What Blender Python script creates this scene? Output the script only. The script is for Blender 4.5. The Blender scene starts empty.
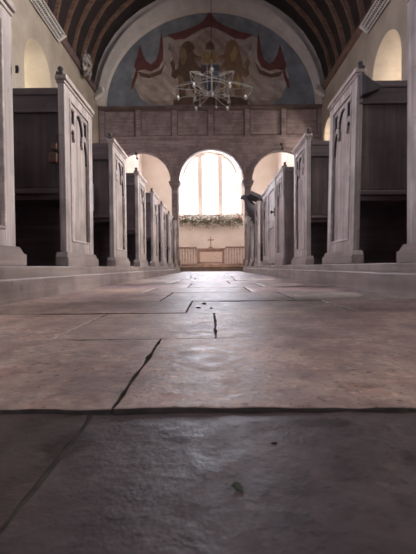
import bpy, bmesh, math, random
from mathutils import Vector, Matrix, noise
random.seed(7)
PI = math.pi
scene = bpy.context.scene
COL = scene.collection

# ------------------------------------------------------------------ materials
def _nt(name):
    m = bpy.data.materials.new(name); m.use_nodes = True
    nt = m.node_tree; b = nt.nodes['Principled BSDF']
    return m, nt, b

def _coords(nt, scale, rnd=True):
    tc = nt.nodes.new('ShaderNodeTexCoord')
    mp = nt.nodes.new('ShaderNodeMapping'); mp.inputs['Scale'].default_value = scale
    if rnd:
        oi = nt.nodes.new('ShaderNodeObjectInfo')
        mul = nt.nodes.new('ShaderNodeVectorMath'); mul.operation = 'MULTIPLY_ADD'
        mul.inputs[1].default_value = (7.3, 5.1, 3.7)
        nt.links.new(oi.outputs['Random'], mul.inputs[0]); nt.links.new(tc.outputs['Object'], mul.inputs[2])
        nt.links.new(mul.outputs[0], mp.inputs['Vector'])
    else:
        nt.links.new(tc.outputs['Object'], mp.inputs['Vector'])
    return mp.outputs['Vector']

def _ramp(nt, src, stops):
    r = nt.nodes.new('ShaderNodeValToRGB')
    e = r.color_ramp.elements
    while len(e) < len(stops): e.new(0.5)
    for el, (p, c) in zip(e, stops):
        el.position = p; el.color = (*c, 1)
    nt.links.new(src, r.inputs['Fac'])
    return r.outputs['Color']

def _noise(nt, vec, scale, detail=4, rough=0.55):
    n = nt.nodes.new('ShaderNodeTexNoise')
    n.inputs['Scale'].default_value = scale; n.inputs['Detail'].default_value = detail
    n.inputs['Roughness'].default_value = rough
    nt.links.new(vec, n.inputs['Vector'])
    return n.outputs['Fac']

def _mix(nt, fac, a, b, mode='MIX'):
    x = nt.nodes.new('ShaderNodeMix'); x.data_type = 'RGBA'; x.blend_type = mode
    if hasattr(fac, 'links') or not isinstance(fac, (int, float)): nt.links.new(fac, x.inputs[0])
    else: x.inputs[0].default_value = fac
    for v, i in ((a, 6), (b, 7)):
        if isinstance(v, tuple): x.inputs[i].default_value = (*v, 1)
        else: nt.links.new(v, x.inputs[i])
    return x.outputs[2]

def _bump(nt, b, h, strength, dist=0.01):
    n = nt.nodes.new('ShaderNodeBump'); n.inputs['Strength'].default_value = strength
    n.inputs['Distance'].default_value = dist
    nt.links.new(h, n.inputs['Height']); nt.links.new(n.outputs['Normal'], b.inputs['Normal'])

def wood(name, dark, light, grain='z', rough=0.5, bump=0.25, knots=True):
    m, nt, b = _nt(name)
    k = {'x': (0.6, 14, 14), 'y': (14, 0.6, 14), 'z': (14, 14, 0.6)}[grain]
    v = _coords(nt, k)
    n1 = _noise(nt, v, 2.2, 6, 0.62)
    c = _ramp(nt, n1, [(0.3, dark), (0.55, tuple((a+c_)/2 for a, c_ in zip(dark, light))), (0.72, light)])
    v2 = _coords(nt, (1, 1, 1))
    n2 = _noise(nt, v2, 5.0, 3)
    c = _mix(nt, _ramp(nt, n2, [(0.42, (0, 0, 0)), (0.66, (.6, .6, .6))]), c, tuple(x*0.6 for x in dark))
    if knots:
        n3 = _noise(nt, v2, 27.0, 3)
        c = _mix(nt, _ramp(nt, n3, [(0.655, (0, 0, 0)), (0.74, (.55, .55, .55))]), c, tuple(x*0.5 for x in dark))
    nt.links.new(c, b.inputs['Base Color'])
    b.inputs['Roughness'].default_value = rough
    _bump(nt, b, n1, bump, 0.004)
    return m

def plaster(name, a, c, rough=0.9, scale=2.0, bump=0.3):
    m, nt, b = _nt(name)
    v = _coords(nt, (1, 1, 1), False)
    n = _noise(nt, v, scale, 6, 0.6)
    nt.links.new(_ramp(nt, n, [(0.3, a), (0.7, c)]), b.inputs['Base Color'])
    b.inputs['Roughness'].default_value = rough
    _bump(nt, b, _noise(nt, v, 18, 4), bump, 0.006)
    return m

def plain(name, c, rough=0.6, metal=0.0, var=0.25, scale=20):
    m, nt, b = _nt(name)
    v = _coords(nt, (1, 1, 1))
    n = _noise(nt, v, scale, 4)
    nt.links.new(_ramp(nt, n, [(0.3, tuple(x*(1-var) for x in c)), (0.7, tuple(min(1, x*(1+var)) for x in c))]), b.inputs['Base Color'])
    b.inputs['Roughness'].default_value = rough; b.inputs['Metallic'].default_value = metal
    return m

M = {}
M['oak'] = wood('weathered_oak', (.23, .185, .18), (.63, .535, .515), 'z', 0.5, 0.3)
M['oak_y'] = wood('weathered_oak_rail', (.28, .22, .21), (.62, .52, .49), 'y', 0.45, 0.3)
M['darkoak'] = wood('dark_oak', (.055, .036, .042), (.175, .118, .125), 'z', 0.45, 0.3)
M['darkoak_x'] = wood('dark_oak_rail', (.08, .056, .062), (.18, .13, .14), 'x', 0.42, 0.3)
M['kerb'] = wood('worn_kerb_oak', (.20, .155, .148), (.37, .30, .285), 'y', 0.45, 0.4)
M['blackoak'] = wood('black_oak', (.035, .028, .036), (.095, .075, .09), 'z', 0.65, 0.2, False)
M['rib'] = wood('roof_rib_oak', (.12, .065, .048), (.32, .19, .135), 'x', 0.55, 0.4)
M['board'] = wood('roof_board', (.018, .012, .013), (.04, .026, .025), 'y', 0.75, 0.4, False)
M['screen'] = wood('screen_board', (.21, .155, .165), (.43, .335, .34), 'x', 0.6, 0.4)
M['screen_dark'] = wood('screen_rail', (.11, .07, .07), (.23, .15, .145), 'x', 0.6, 0.3, False)
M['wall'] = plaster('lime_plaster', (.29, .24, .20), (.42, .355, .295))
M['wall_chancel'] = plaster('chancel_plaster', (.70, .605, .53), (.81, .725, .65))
M['band'] = plaster('arch_whitewash', (.58, .51, .49), (.72, .64, .61), scale=4)
M['stone_white'] = plaster('window_stone', (.62, .54, .47), (.75, .67, .60), scale=6)
M['mortar'] = plain('floor_joint', (.055, .042, .038), 0.95, 0, .4, 60)
M['finial'] = plain('dark_turned_oak', (.075, .06, .062), 0.8)
M['iron'] = plain('black_iron', (.03, .028, .03), 0.45, 0.6)
M['pale_iron'] = plain('pale_painted_iron', (.27, .26, .265), 0.4, 0.3)
M['candle'] = plain('candle_wax', (.85, .82, .78), 0.5)
M['white_enamel'] = plain('white_enamel', (.62, .58, .56), 0.4)
M['heater_dark'] = plain('heater_reflector', (.07, .06, .06), 0.4, .4)
M['altar'] = wood('altar_oak', (.30, .20, .16), (.45, .31, .25), 'x', 0.5, 0.2, False)
M['altar_front'] = plain('altar_frontal', (.68, .55, .47), 0.8, 0, .2, 25)
M['rail'] = wood('rail_oak', (.50, .39, .34), (.66, .54, .47), 'z', 0.5, 0.2, False)
M['step'] = wood('step_oak', (.40, .27, .20), (.58, .41, .32), 'x', 0.5, 0.2, False)
M['brass'] = plain('old_brass', (.30, .17, .10), 0.35, 0.7)
M['leafgreen'] = plain('garland_leaf', (.15, .155, .105), 0.6, 0, .5, 9)
M['petal'] = plain('garland_petal', (.75, .68, .62), 0.7, 0, .15)
M['petal_red'] = plain('garland_berry', (.40, .13, .10), 0.6, 0, .3)
M['paper'] = plain('paper', (.62, .66, .74), 0.8, 0, .05)
M['brown'] = wood('bracket_wood', (.10, .045, .03), (.17, .085, .055), 'x', 0.5, 0.2, False)
M['leaf'] = plain('fallen_leaf_green', (.03, .045, .018), 0.6, 0, .4, 300)
M['grit'] = plain('grit_dark', (.03, .024, .022), 0.9, 0, .5, 300)
M['p_sky'] = plaster('paint_sky', (.115, .122, .15), (.25, .265, .30), 0.85, 2.2, .2)
M['p_red'] = plaster('paint_red', (.095, .033, .035), (.17, .055, .052), 0.85, 5, .2)
M['p_brown'] = plaster('paint_brown', (.075, .045, .035), (.17, .10, .07), 0.85, 5, .2)
M['p_tan'] = plaster('paint_tan', (.16, .095, .06), (.27, .17, .11), 0.85, 5, .2)
M['p_blue'] = plaster('paint_blue', (.05, .065, .10), (.09, .11, .16), 0.85, 5, .2)
M['p_gold'] = plaster('paint_gold', (.27, .17, .07), (.40, .27, .12), 0.85, 5, .2)
def paint_cloth(name, a, c, cx):
    m, nt, b = _nt(name)
    v = _coords(nt, (1, 1, 1), False)
    w = nt.nodes.new('ShaderNodeTexWave'); w.inputs['Scale'].default_value = 1.6
    w.bands_direction = 'DIAGONAL'; w.inputs['Distortion'].default_value = 4; w.inputs['Detail'].default_value = 3
    w.inputs['Detail Scale'].default_value = 1.4
    nt.links.new(v, w.inputs['Vector'])
    n = _noise(nt, v, 3, 5)
    c1 = _ramp(nt, w.outputs['Fac'], [(0.1, a), (0.8, c)])
    c1 = _mix(nt, _ramp(nt, n, [(.4, (0, 0, 0)), (.75, (.6, .6, .6))]), c1, tuple(x*.6 for x in a))
    nt.links.new(c1, b.inputs['Base Color']); b.inputs['Roughness'].default_value = .85
    return m
M['p_cloth'] = paint_cloth('paint_cloth', (.36, .28, .255), (.50, .41, .37), 0)
M['p_pink'] = paint_cloth('paint_canopy', (.29, .21, .19), (.38, .29, .26), 0)

def floor_mat():
    m, nt, b = _nt('flagstone')
    v = _coords(nt, (1, 1, 1), False)
    B0 = (0, 0, 0)
    def g(x): return (x, x, x)
    n1 = _noise(nt, v, 2.4, 6, .6)
    c = _ramp(nt, n1, [(.30, (.16, .128, .124)), (.5, (.27, .218, .20)), (.70, (.40, .32, .28))])
    at = nt.nodes.new('ShaderNodeAttribute'); at.attribute_name = 'slab_tone'     # each slab's tone, the nearest row darkened for shade
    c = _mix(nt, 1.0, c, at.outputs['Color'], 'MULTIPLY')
    n2 = _noise(nt, v, 10, 7, .68)
    c = _mix(nt, _ramp(nt, n2, [(.38, g(.55)), (.58, B0)]), c, (.42, .36, .40), 'MULTIPLY')
    n5 = _noise(nt, v, 17, 6, .65)
    c = _mix(nt, _ramp(nt, n5, [(.50, B0), (.66, g(.5))]), c, (.80, .50, .42), 'MULTIPLY')
    n7 = _noise(nt, v, 31, 5, .7)
    c = _mix(nt, _ramp(nt, n7, [(.40, g(.6)), (.52, B0)]), c, (.50, .46, .50), 'MULTIPLY')
    n6 = _noise(nt, v, 52, 5, .7)
    c = _mix(nt, _ramp(nt, n6, [(.54, B0), (.70, g(.8))]), c, (1.7, 1.6, 1.55), 'MULTIPLY')
    n3 = _noise(nt, v, 85, 5, .7)
    c = _mix(nt, _ramp(nt, n3, [(.57, B0), (.66, g(.85))]), c, (.25, .22, .22), 'MULTIPLY')
    geo = nt.nodes.new('ShaderNodeTexCoord')
    for (px, py, rx, ry) in ((-.027, .317, .017, .020), (-.105, .30, .018, .03), (.09, .335, .03, .012)):   # damp brown stains
        sub = nt.nodes.new('ShaderNodeMapping')
        sub.inputs['Location'].default_value = (-px/rx, -py/ry, 0); sub.inputs['Scale'].default_value = (1/rx, 1/ry, 0)
        nt.links.new(geo.outputs['Object'], sub.inputs['Vector'])
        ln = nt.nodes.new('ShaderNodeVectorMath'); ln.operation = 'LENGTH'
        nt.links.new(sub.outputs[0], ln.inputs[0])
        ad = nt.nodes.new('ShaderNodeMath'); ad.operation = 'ADD'
        nt.links.new(ln.outputs['Value'], ad.inputs[0])
        n4 = _noise(nt, v, 90, 3); nt.links.new(n4, ad.inputs[1])
        c = _mix(nt, _stain(nt, ad.outputs[0]), c, (.30, .17, .15), 'MULTIPLY')
    nt.links.new(c, b.inputs['Base Color'])
    rr = nt.nodes.new('ShaderNodeMapRange'); rr.inputs[1].default_value = .3; rr.inputs[2].default_value = .7
    rr.inputs[3].default_value = .38; rr.inputs[4].default_value = .66
    nt.links.new(n7, rr.inputs[0]); nt.links.new(rr.outputs[0], b.inputs['Roughness'])
    hm = nt.nodes.new('ShaderNodeMath'); hm.operation = 'ADD'
    h2 = _noise(nt, v, 12, 7, .7)
    nt.links.new(h2, hm.inputs[0]); nt.links.new(n3, hm.inputs[1])
    _bump(nt, b, hm.outputs[0], .26, .006)
    return m
def _stain(nt, src):
    r = nt.nodes.new('ShaderNodeMapRange'); r.inputs[1].default_value = 1.15; r.inputs[2].default_value = 1.5
    r.inputs[3].default_value = .9; r.inputs[4].default_value = 0
    nt.links.new(src, r.inputs[0]); return r.outputs[0]
M['flag'] = floor_mat()

def glass_mat():
    m = bpy.data.materials.new('window_glass'); m.use_nodes = True
    nt = m.node_tree; nt.nodes.clear()
    o = nt.nodes.new('ShaderNodeOutputMaterial'); x = nt.nodes.new('ShaderNodeMixShader')
    t = nt.nodes.new('ShaderNodeBsdfTransparent'); g = nt.nodes.new('ShaderNodeBsdfGlossy')
    t.inputs[0].default_value = (.96, .97, .98, 1)
    g.inputs['Roughness'].default_value = .05; x.inputs[0].default_value = .07
    nt.links.new(t.outputs[0], x.inputs[1]); nt.links.new(g.outputs[0], x.inputs[2]); nt.links.new(x.outputs[0], o.inputs[0])
    return m
M['glass'] = glass_mat()

# ------------------------------------------------------------------ mesh helpers
class MB:
    def __init__(self): self.v = []; self.f = []; self.m = []; self.cur = 0
    def face(self, pts, mi=None):
        i = len(self.v); self.v += [tuple(p) for p in pts]
        self.f.append(tuple(range(i, i+len(pts)))); self.m.append(self.cur if mi is None else mi)
    def box(self, x0, x1, y0, y1, z0, z1, bev=0.0, mat=None):
        if x0 > x1: x0, x1 = x1, x0
        if y0 > y1: y0, y1 = y1, y0
        if z0 > z1: z0, z1 = z1, z0
        bm = bmesh.new()
        vs = [bm.verts.new(p) for p in ((x0,y0,z0),(x1,y0,z0),(x1,y1,z0),(x0,y1,z0),(x0,y0,z1),(x1,y0,z1),(x1,y1,z1),(x0,y1,z1))]
        for q in ((3,2,1,0),(4,5,6,7),(0,1,5,4),(1,2,6,5),(2,3,7,6),(3,0,4,7)): bm.faces.new([vs[i] for i in q])
        if bev > 0:
            bmesh.ops.bevel(bm, geom=bm.edges[:], offset=min(bev, .45*min(x1-x0, y1-y0, z1-z0)), segments=2, profile=.5, affect='EDGES')
        self.add(bm, mat)
    def add(self, bm, mat=None):
        if mat is not None: bmesh.ops.transform(bm, matrix=mat, verts=bm.verts[:])
        bm.verts.index_update()
        i = len(self.v)
        self.v += [tuple(v.co) for v in bm.verts]
        for f in bm.faces:
            self.f.append(tuple(i+v.index for v in f.verts)); self.m.append(self.cur)
        bm.free()
    def prism(self, pts, fn, t0, t1):
        """closed outline pts (a,b); fn(a,b,t) gives xyz; extruded t0..t1"""
        n = len(pts)
        self.face([fn(a, b, t0) for a, b in pts]); self.face([fn(a, b, t1) for a, b in reversed(pts)])
        for i in range(n):
            a, b = pts[i]; c, d = pts[(i+1) % n]
            self.face([fn(a, b, t1), fn(c, d, t1), fn(c, d, t0), fn(a, b, t0)])
    def tube(self, path, r, n=8, closed=False):
        path = [Vector(p) for p in path]; k = len(path)
        rs = r if isinstance(r, (list, tuple)) else [r]*k
        base = len(self.v)
        for i, p in enumerate(path):
            a = path[(i-1) % k] if (closed or i > 0) else p
            c = path[(i+1) % k] if (closed or i < k-1) else p
            t = (c-a)
            t = t.normalized() if t.length > 1e-9 else Vector((0, 0, 1))
            u = t.cross(Vector((0, 0, 1)))
            if u.length < 1e-3: u = t.cross(Vector((0, 1, 0)))
            u.normalize(); w = t.cross(u)
            for j in range(n):
                an = 2*PI*j/n
                self.v.append(tuple(p + u*math.cos(an)*rs[i] + w*math.sin(an)*rs[i]))
        for i in range(k if closed else k-1):
            i2 = (i+1) % k
            for j in range(n):
                j2 = (j+1) % n
                self.f.append((base+i*n+j, base+i*n+j2, base+i2*n+j2, base+i2*n+j)); self.m.append(self.cur)
        if not closed:
            self.f.append(tuple(base+j for j in reversed(range(n)))); self.m.append(self.cur)
            self.f.append(tuple(base+(k-1)*n+j for j in range(n))); self.m.append(self.cur)
    def lathe(self, prof, loc=(0,0,0), n=14, mat=None):
        base = len(self.v); L = Vector(loc)
        for (r, z) in prof:
            for j in range(n):
                a = 2*PI*j/n; p = Vector((r*math.cos(a), r*math.sin(a), z))
                if mat is not None: p = mat @ p
                self.v.append(tuple(p+L))
        for i in range(len(prof)-1):
            for j in range(n):
                j2 = (j+1) % n
                self.f.append((base+i*n+j, base+i*n+j2, base+(i+1)*n+j2, base+(i+1)*n+j)); self.m.append(self.cur)
        self.f.append(tuple(base+j for j in reversed(range(n)))); self.m.append(self.cur)
        e = base+(len(prof)-1)*n
        self.f.append(tuple(e+j for j in range(n))); self.m.append(self.cur)
    def build(self, name, mats, parent=None, smooth=False, fix=True, loc=None):
        me = bpy.data.meshes.new(name); me.from_pydata(self.v, [], self.f)
        if not isinstance(mats, (list, tuple)): mats = [mats]
        for m in mats: me.materials.append(m)
        for p, mi in zip(me.polygons, self.m): p.material_index = mi; p.use_smooth = smooth
        if fix:
            bm = bmesh.new(); bm.from_mesh(me)
            bmesh.ops.remove_doubles(bm, verts=bm.verts[:], dist=1e-5)
            bmesh.ops.recalc_face_normals(bm, faces=bm.faces[:])
            bm.to_mesh(me); bm.free()
        o = bpy.data.objects.new(name, me); COL.objects.link(o)
        if parent: o.parent = parent
        if loc: o.location = loc
        return o

def tag(o, label=None, cat=None, group=None, kind=None):
    if label: o['label'] = label
    if cat: o['category'] = cat
    if group: o['group'] = group
    if kind: o['kind'] = kind
    return o
def empty(name, loc, label, cat, group=None):
    o = bpy.data.objects.new(name, None); COL.objects.link(o); o.location = loc
    o.empty_display_size = .1
    return tag(o, label, cat, group)
def struct(o): o['kind'] = 'structure'; return o
def children(o): return [c for c in bpy.data.objects if c.parent == o]
def copy_tree(o, parent=None):
    c = o.copy(); COL.objects.link(c)
    if parent: c.parent = parent
    for ch in children(o): copy_tree(ch, c)
    return c

# ------------------------------------------------------------------ dimensions (metres; camera over x=0,y=0, aisle runs +y)
CAMZ = .125
W = 3.1            # half width of nave
D = 11.7           # chancel screen
PLATE = 4.93       # wall top
ZB = 4.585          # top of screen / foot of painting
WEST = -5.0
FL, FR = .75, .785 # pew end planes left / right
PZ = .135          # pew platform top
K = 416.0/D        # px per metre on the screen plane
EAST = 18.5

# ------------------------------------------------------------------ walls with arched splayed openings
def outline(s0, s1, sill, spring, rise, n=18):
    c = (s0+s1)/2; h = (s1-s0)/2
    pts = []
    for i in range(n+1):
        a = PI*(1-i/n); s = c+h*math.cos(a)
        pts.append((s, spring+rise*abs(math.sin(a))))
    return pts
def wall(mb, P, s0, s1, z0, z1, T, ops):
    """ops: list of (inner(s0,s1,sill,spring,rise), outer(...))"""
    for side, t in ((0, 0.0), (1, T)):
        cur = s0
        for op in sorted(ops, key=lambda q: q[0][0]):
            a = op[side]; pts = outline(*a)
            mb.face([P(cur, t, z0), P(a[0], t, z0), P(a[0], t, z1), P(cur, t, z1)])
            for (sa, za), (sb, zb) in zip(pts[:-1], pts[1:]):
                mb.face([P(sa, t, za), P(sb, t, zb), P(sb, t, z1), P(sa, t, z1)])
            if a[2] > z0+1e-4:
                mb.face([P(a[0], t, z0), P(a[1], t, z0), P(a[1], t, a[2]), P(a[0], t, a[2])])
            cur = a[1]
        mb.face([P(cur, t, z0), P(s1, t, z0), P(s1, t, z1), P(cur, t, z1)])
    for op in ops:
        L = []
        for side in (0, 1):
            a = op[side]; pts = outline(*a)
            o = ([(a[0], a[2])] if a[3] > a[2]+1e-4 else []) + pts + ([(a[1], a[2])] if a[3] > a[2]+1e-4 else [])
            L.append(o)
        n = len(L[0])
        closed = op[0][2] > z0+1e-4 and op[0][3] > op[0][2]+1e-4
        for i in range(n if closed else n-1):
            j = (i+1) % n
            (a, b), (c, d) = L[0][i], L[0][j]; (e, f), (g, h) = L[1][i], L[1][j]
            mb.face([P(a, 0, b), P(c, 0, d), P(g, T, h), P(e, T, f)])

def splay(c, w, sill, top, w2=.55):
    h = w/2
    spring = top-h
    return ((c-h, c+h, sill, spring, h), (c-w2/2, c+w2/2, sill+.45, spring-.02, w2/2))

TW = .65
FILL_WIN = [splay(4.6, 2.0, 2.3, 4.55, 1.6), splay(1.7, 2.0, 2.3, 4.55, 1.6)]  # unseen side windows, added and sized to throw fill onto the pews
NAVE_L = [splay(7.64, 1.2, 2.6, 4.22)]+FILL_WIN
NAVE_R = [splay(7.42, 1.22, 2.6, 4.18), splay(10.95, .9, 2.4, 3.98)]+FILL_WIN
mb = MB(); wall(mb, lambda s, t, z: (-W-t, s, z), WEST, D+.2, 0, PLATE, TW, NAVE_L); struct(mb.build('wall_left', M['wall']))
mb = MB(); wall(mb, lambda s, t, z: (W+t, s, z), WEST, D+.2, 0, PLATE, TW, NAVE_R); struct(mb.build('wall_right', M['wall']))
mb = MB()
wall(mb, lambda s, t, z: (s, WEST-t, z), -W-.6, W+.6, 0, 8.2, .5, [((-1.0, 1.0, .35, 3.2, 1.0), (-.95, .95, .4, 3.2, .95))])
struct(mb.build('wall_back', M['wall']))

CW = 3.0           # chancel half width
CH = 5.9
def cs(c, w, sill, top, w2): return splay(c, w, sill, top, w2)
CH_WIN = [cs(15.85, 2.2, 2.7, 4.6, 1.5), cs(13.2, 1.2, 2.2, 4.2, .9)]
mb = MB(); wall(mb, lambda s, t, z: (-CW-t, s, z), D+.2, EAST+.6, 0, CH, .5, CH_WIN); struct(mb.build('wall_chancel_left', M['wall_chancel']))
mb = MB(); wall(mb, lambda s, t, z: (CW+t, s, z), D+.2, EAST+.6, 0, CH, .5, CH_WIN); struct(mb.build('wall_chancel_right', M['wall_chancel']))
# east wall with the big three light window
EWI = (-1.36, 1.36, 2.42, 4.02, 1.30)
EWO = (-1.20, 1.17, 2.46, 4.06, 1.19)
mb = MB(); wall(mb, lambda s, t, z: (s, EAST+t, z), -CW, CW, 0, CH, .35, [(EWI, EWO)]); struct(mb.build('wall_front', M['wall_chancel']))
mb = MB(); mb.box(-CW-.6, CW+.6, D+.2, EAST+.7, CH, CH+.15); struct(mb.build('ceiling_chancel', M['wall_chancel']))

# windows ----------------------------------------------------------
def window(n, P, op, T, bars, transom=True):
    """frame, mullions and glass in the outer opening of a splayed window"""
    s0, s1, sill, spring, rise = op
    fr = MB()
    pts = [(s0, sill)] + outline(*op) + [(s1, sill)]
    ins = .05
    c = (s0+s1)/2; k = 1-2*ins/(s1-s0)
    ip = [(c+(s-c)*k, sill+ins if z == sill else (z if z <= spring else spring+(z-spring)*(rise-ins)/rise)) for s, z in pts]
    m = len(pts)
    for i in range(m):
        j = (i+1) % m
        for t in (T-.10, T-.02):
            fr.face([P(*_p(pts[i], t)), P(*_p(pts[j], t)), P(*_p(ip[j], t)), P(*_p(ip[i], t))])
        fr.face([P(*_p(ip[i], T-.10)), P(*_p(ip[j], T-.10)), P(*_p(ip[j], T-.02)), P(*_p(ip[i], T-.02))])
    o = struct(fr.build('window_%d' % n, M['stone_white']))
    h = (s1-s0)/2
    for (sa, w) in bars:
        zt = spring+rise*math.sqrt(max(0, 1-((sa-c)/h)**2))-.02
        b = MB()
        q = [P(sa-w/2, T-.13, sill), P(sa+w/2, T-.03, zt)]
        b.box(q[0][0], q[1][0], q[0][1], q[1][1], sill, zt, .015)
        b.build('mullion', M['stone_white'], o)
    g = MB(); g.face([P(s, T-.06, z) for s, z in ip]); g.build('pane', M['glass'], o, fix=False)
    return o
def _p(sz, t): return (sz[0], t, sz[1])
Pl = lambda s, t, z: (-W-t, s, z)
Pr = lambda s, t, z: (W+t, s, z)
Pcl = lambda s, t, z: (-CW-t, s, z)
Pcr = lambda s, t, z: (CW+t, s, z)
Pe = lambda s, t, z: (s, EAST+t, z)
Pw = lambda s, t, z: (s, WEST-t, z)
wn = 1
ew = window(wn, Pe, EWO, .35, [(-.455, .22), (.45, .22)])
# pierced cusped heads of the three lights
hd = MB()
for (a, b, cusp) in ((-1.16, -.565, .07), (-.345, .34, .13), (.56, 1.13, .07)):
    c = (a+b)/2; h = (b-a)/2; n = 24
    for i in range(n):
        u0, u1 = -1+2*i/n, -1+2*(i+1)/n
        zo = lambda u: 4.06+1.22*math.sqrt(max(0, 1-((c+u*h+.015)/1.185)**2))
        zz = lambda u: zo(u)-.05-cusp*(abs(math.sin(2.2*PI*u))*.8+abs(u)**3)
        p = [(c+u0*h, zz(u0)), (c+u1*h, zz(u1)), (c+u1*h, zo(u1)), (c+u0*h, zo(u0))]
        hd.prism(p, lambda s, z, t: (s, EAST+t, z), .24, .31)
hd.build('cusped_head', M['stone_white'], ew)
for P, ops, sgn in ((Pl, NAVE_L, -1), (Pr, NAVE_R, 1)):
    for op in ops:
        wn += 1; window(wn, P, op[1], TW, [])
for P in (Pcl, Pcr):
    for op, bars in zip(CH_WIN, ([(15.6, .09), (16.1, .09)], [(13.2, .08)])):
        wn += 1; window(wn, P, op[1], .5, bars)
wn += 1; window(wn, Pw, (-.95, .95, .4, 3.2, .95), .5, [(-.32, .1), (.32, .1)])

# ------------------------------------------------------------------ nave roof
def vault(k=1.0, n=20, hw=W+.02, z0=PLATE-.02, rise=2.87):
    out = []
    for i in range(n+1):
        a = PI*(1-i/n)
        out.append((hw*math.cos(a)*k, z0+rise*math.sin(a)*k))
    return out
def vault_smooth(k, sub=3):
    v = vault(k); out = []
    for (a, b), (c, d) in zip(v[:-1], v[1:]):
        for j in range(sub): out.append((a+(c-a)*j/sub, b+(d-b)*j/sub))
    out.append(v[-1]); return out
rf = MB()
v = vault(1.045)
for (a, b), (c, d) in zip(v[:-1], v[1:]):
    rf.face([(a, WEST-.4, b), (c, WEST-.4, d), (c, D+.3, d), (a, D+.3, b)])
v2 = vault(1.10)
for (a, b), (c, d) in zip(v2[:-1], v2[1:]):
    rf.face([(a, WEST-.4, b), (c, WEST-.4, d), (c, D+.3, d), (a, D+.3, b)])
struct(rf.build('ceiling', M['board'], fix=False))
ORD = ['nearest', 'second', 'third', 'fourth', 'fifth', 'sixth', 'seventh', 'eighth', 'ninth', 'tenth', 'eleventh', 'twelfth']
def rib(y, label):
    m = MB(); o = vault(1.045); i = vault(1.018)
    n = len(o); hw = .032; ph = random.uniform(0, 9)
    i = [(x*(1+.006*math.sin(q*1.3+ph)), z+.018*math.sin(q*1.7+ph)*(0 < q < n-1)) for q, (x, z) in enumerate(i)]
    for a in range(n-1):
        # slight irregularity, old timber
        q = [(o[a][0], o[a][1]), (o[a+1][0], o[a+1][1]), (i[a+1][0], i[a+1][1]), (i[a][0], i[a][1])]
        m.prism(q, lambda x, z, t: (x, t, z), -hw, hw)
    ob = m.build('roof_rib', M['rib']); ob.location = (0, y, 0)
    return tag(ob, label, 'roof rib', 'arched roof ribs')
ribs_y = [11.15-.6*i for i in range(10)]
for i, y in enumerate(ribs_y):
    lab = 'arched dark oak roof rib, %s counting back from the painted arch' % ('first' if i == 0 else ORD[i])
    rib(y, lab)
# wall plates
for nm, s in (('trim_1', -1), ('trim_2', 1)):
    m = MB(); m.box(s*(W-.06), s*(W+.2), WEST, D-.02, PLATE-.09, PLATE+.08, .015)
    struct(m.build(nm, M['rib'] if s > 0 else M['screen_dark']))

# ------------------------------------------------------------------ painted arch above the screen
def arc(hw, z0, rise, n=48):
    return [(hw*math.cos(PI*(1-i/n)), z0+rise*math.sin(PI*(1-i/n))) for i in range(n+1)]
bd = MB()
inn = [(x+.035, z) for x, z in arc(2.93, ZB, 2.64)]; out = arc(3.10, ZB+.02, 3.02)
for i in range(len(inn)-1):
    q = [inn[i], inn[i+1], out[i+1], out[i]]
    bd.prism(q, lambda x, z, t: (x, t, z), D-.12, D+.12)
struct(bd.build('trim_3', M['band']))
wl = MB()   # masonry of the gable behind the painting
o2 = arc(3.4, ZB-.05, 3.4)
wl.prism(o2, lambda x, z, t: (x, t, z), D+.10, D+.3)
struct(wl.build('wall_gable', M['band']))

def S(px, py):
    """a point on the gable plane from a pixel reading of the photograph's painting (x, z in metres)"""
    return ((px-210)/K, (267-py-.0087*(px-211))/K+CAMZ)
pt = MB()
YP = D+.098
lay = [0]
def patch(pts, mi, mirror=False):
    lay[0] += 1
    y = YP-.0012*lay[0]
    for mm in ((False, True) if mirror else (False,)):
        q = [S(422-x if mm else x, y_) for x, y_ in pts]
        bm = bmesh.new()
        vs = [bm.verts.new((a, y, b)) for a, b in q]
        es = [bm.edges.new((vs[i], vs[(i+1) % len(vs)])) for i in range(len(vs))]
        bmesh.ops.triangle_fill(bm, edges=es, use_beauty=True)
        pt.cur = mi; pt.add(bm)
M['p_light'] = plaster('paint_highlight', (.32, .26, .235), (.43, .355, .325), .85, 6, .2)
pm = [M['p_sky'], M['p_red'], M['p_cloth'], M['p_pink'], M['p_brown'], M['p_tan'], M['p_blue'], M['p_gold'], M['p_light']]
sky = [(x+.035, z) for x, z in arc(2.95, ZB-.01, 2.67)]
pt.cur = 0; pt.prism(sky, lambda x, z, t: (x, t, z), YP-.001, YP+.02)
# cream side curtains, red swags
patch([(137,66),(145,63),(152,69),(160,64),(165,48),(172,52),(180,70),(184,88),(180,105),(150,105),(141,98),(136,88),(133,77)], 2, True)
patch([(141.5,45),(144,55),(147.5,62),(152,65),(157,61),(160,52),(162.7,32),(164.5,46),(164,60),(160,68),(152,72),(145,70),(137,72),(135,66),(138,57)], 1, True)
patch([(137,70),(133,82),(131.5,90),(134,88),(137,80),(139,73)], 1, True)
# canopy
patch([(170,38),(185,37),(198,29),(211,25),(224,29),(237,37),(252,38),(249,55),(244,72),(247,105),(175,105),(178,72),(173,55)], 3)
patch([(211,11),(213.5,17),(218,23),(227,28),(240,33),(254,36),(246,41),(236,40),(226,34),(218,30),(211,28.5),(204,30),(196,34),(186,40),(176,41),(168,36),(182,33),(195,28),(204,23),(208.5,17)], 1)
patch([(164,40),(168,38),(176,42),(186,41),(197,35),(205,31),(205,34),(197,40),(188,46),(178,47),(170,44),(168,60),(165,62)], 8, True)
patch([(166,52),(169,50),(173,66),(178,86),(176,90),(171,76)], 8, True)
patch([(140,76),(146,80),(158,80),(168,74),(160,84),(148,86)], 8, True)
patch([(141,88),(150,92),(166,92),(176,86),(166,98),(150,98)], 8, True)
patch([(139,72),(150,75),(161,71),(167,62),(162,75),(150,79),(141,77)], 4, True)
patch([(143,98),(153,101),(170,101),(179,96),(172,105),(150,105)], 3, True)
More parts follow.
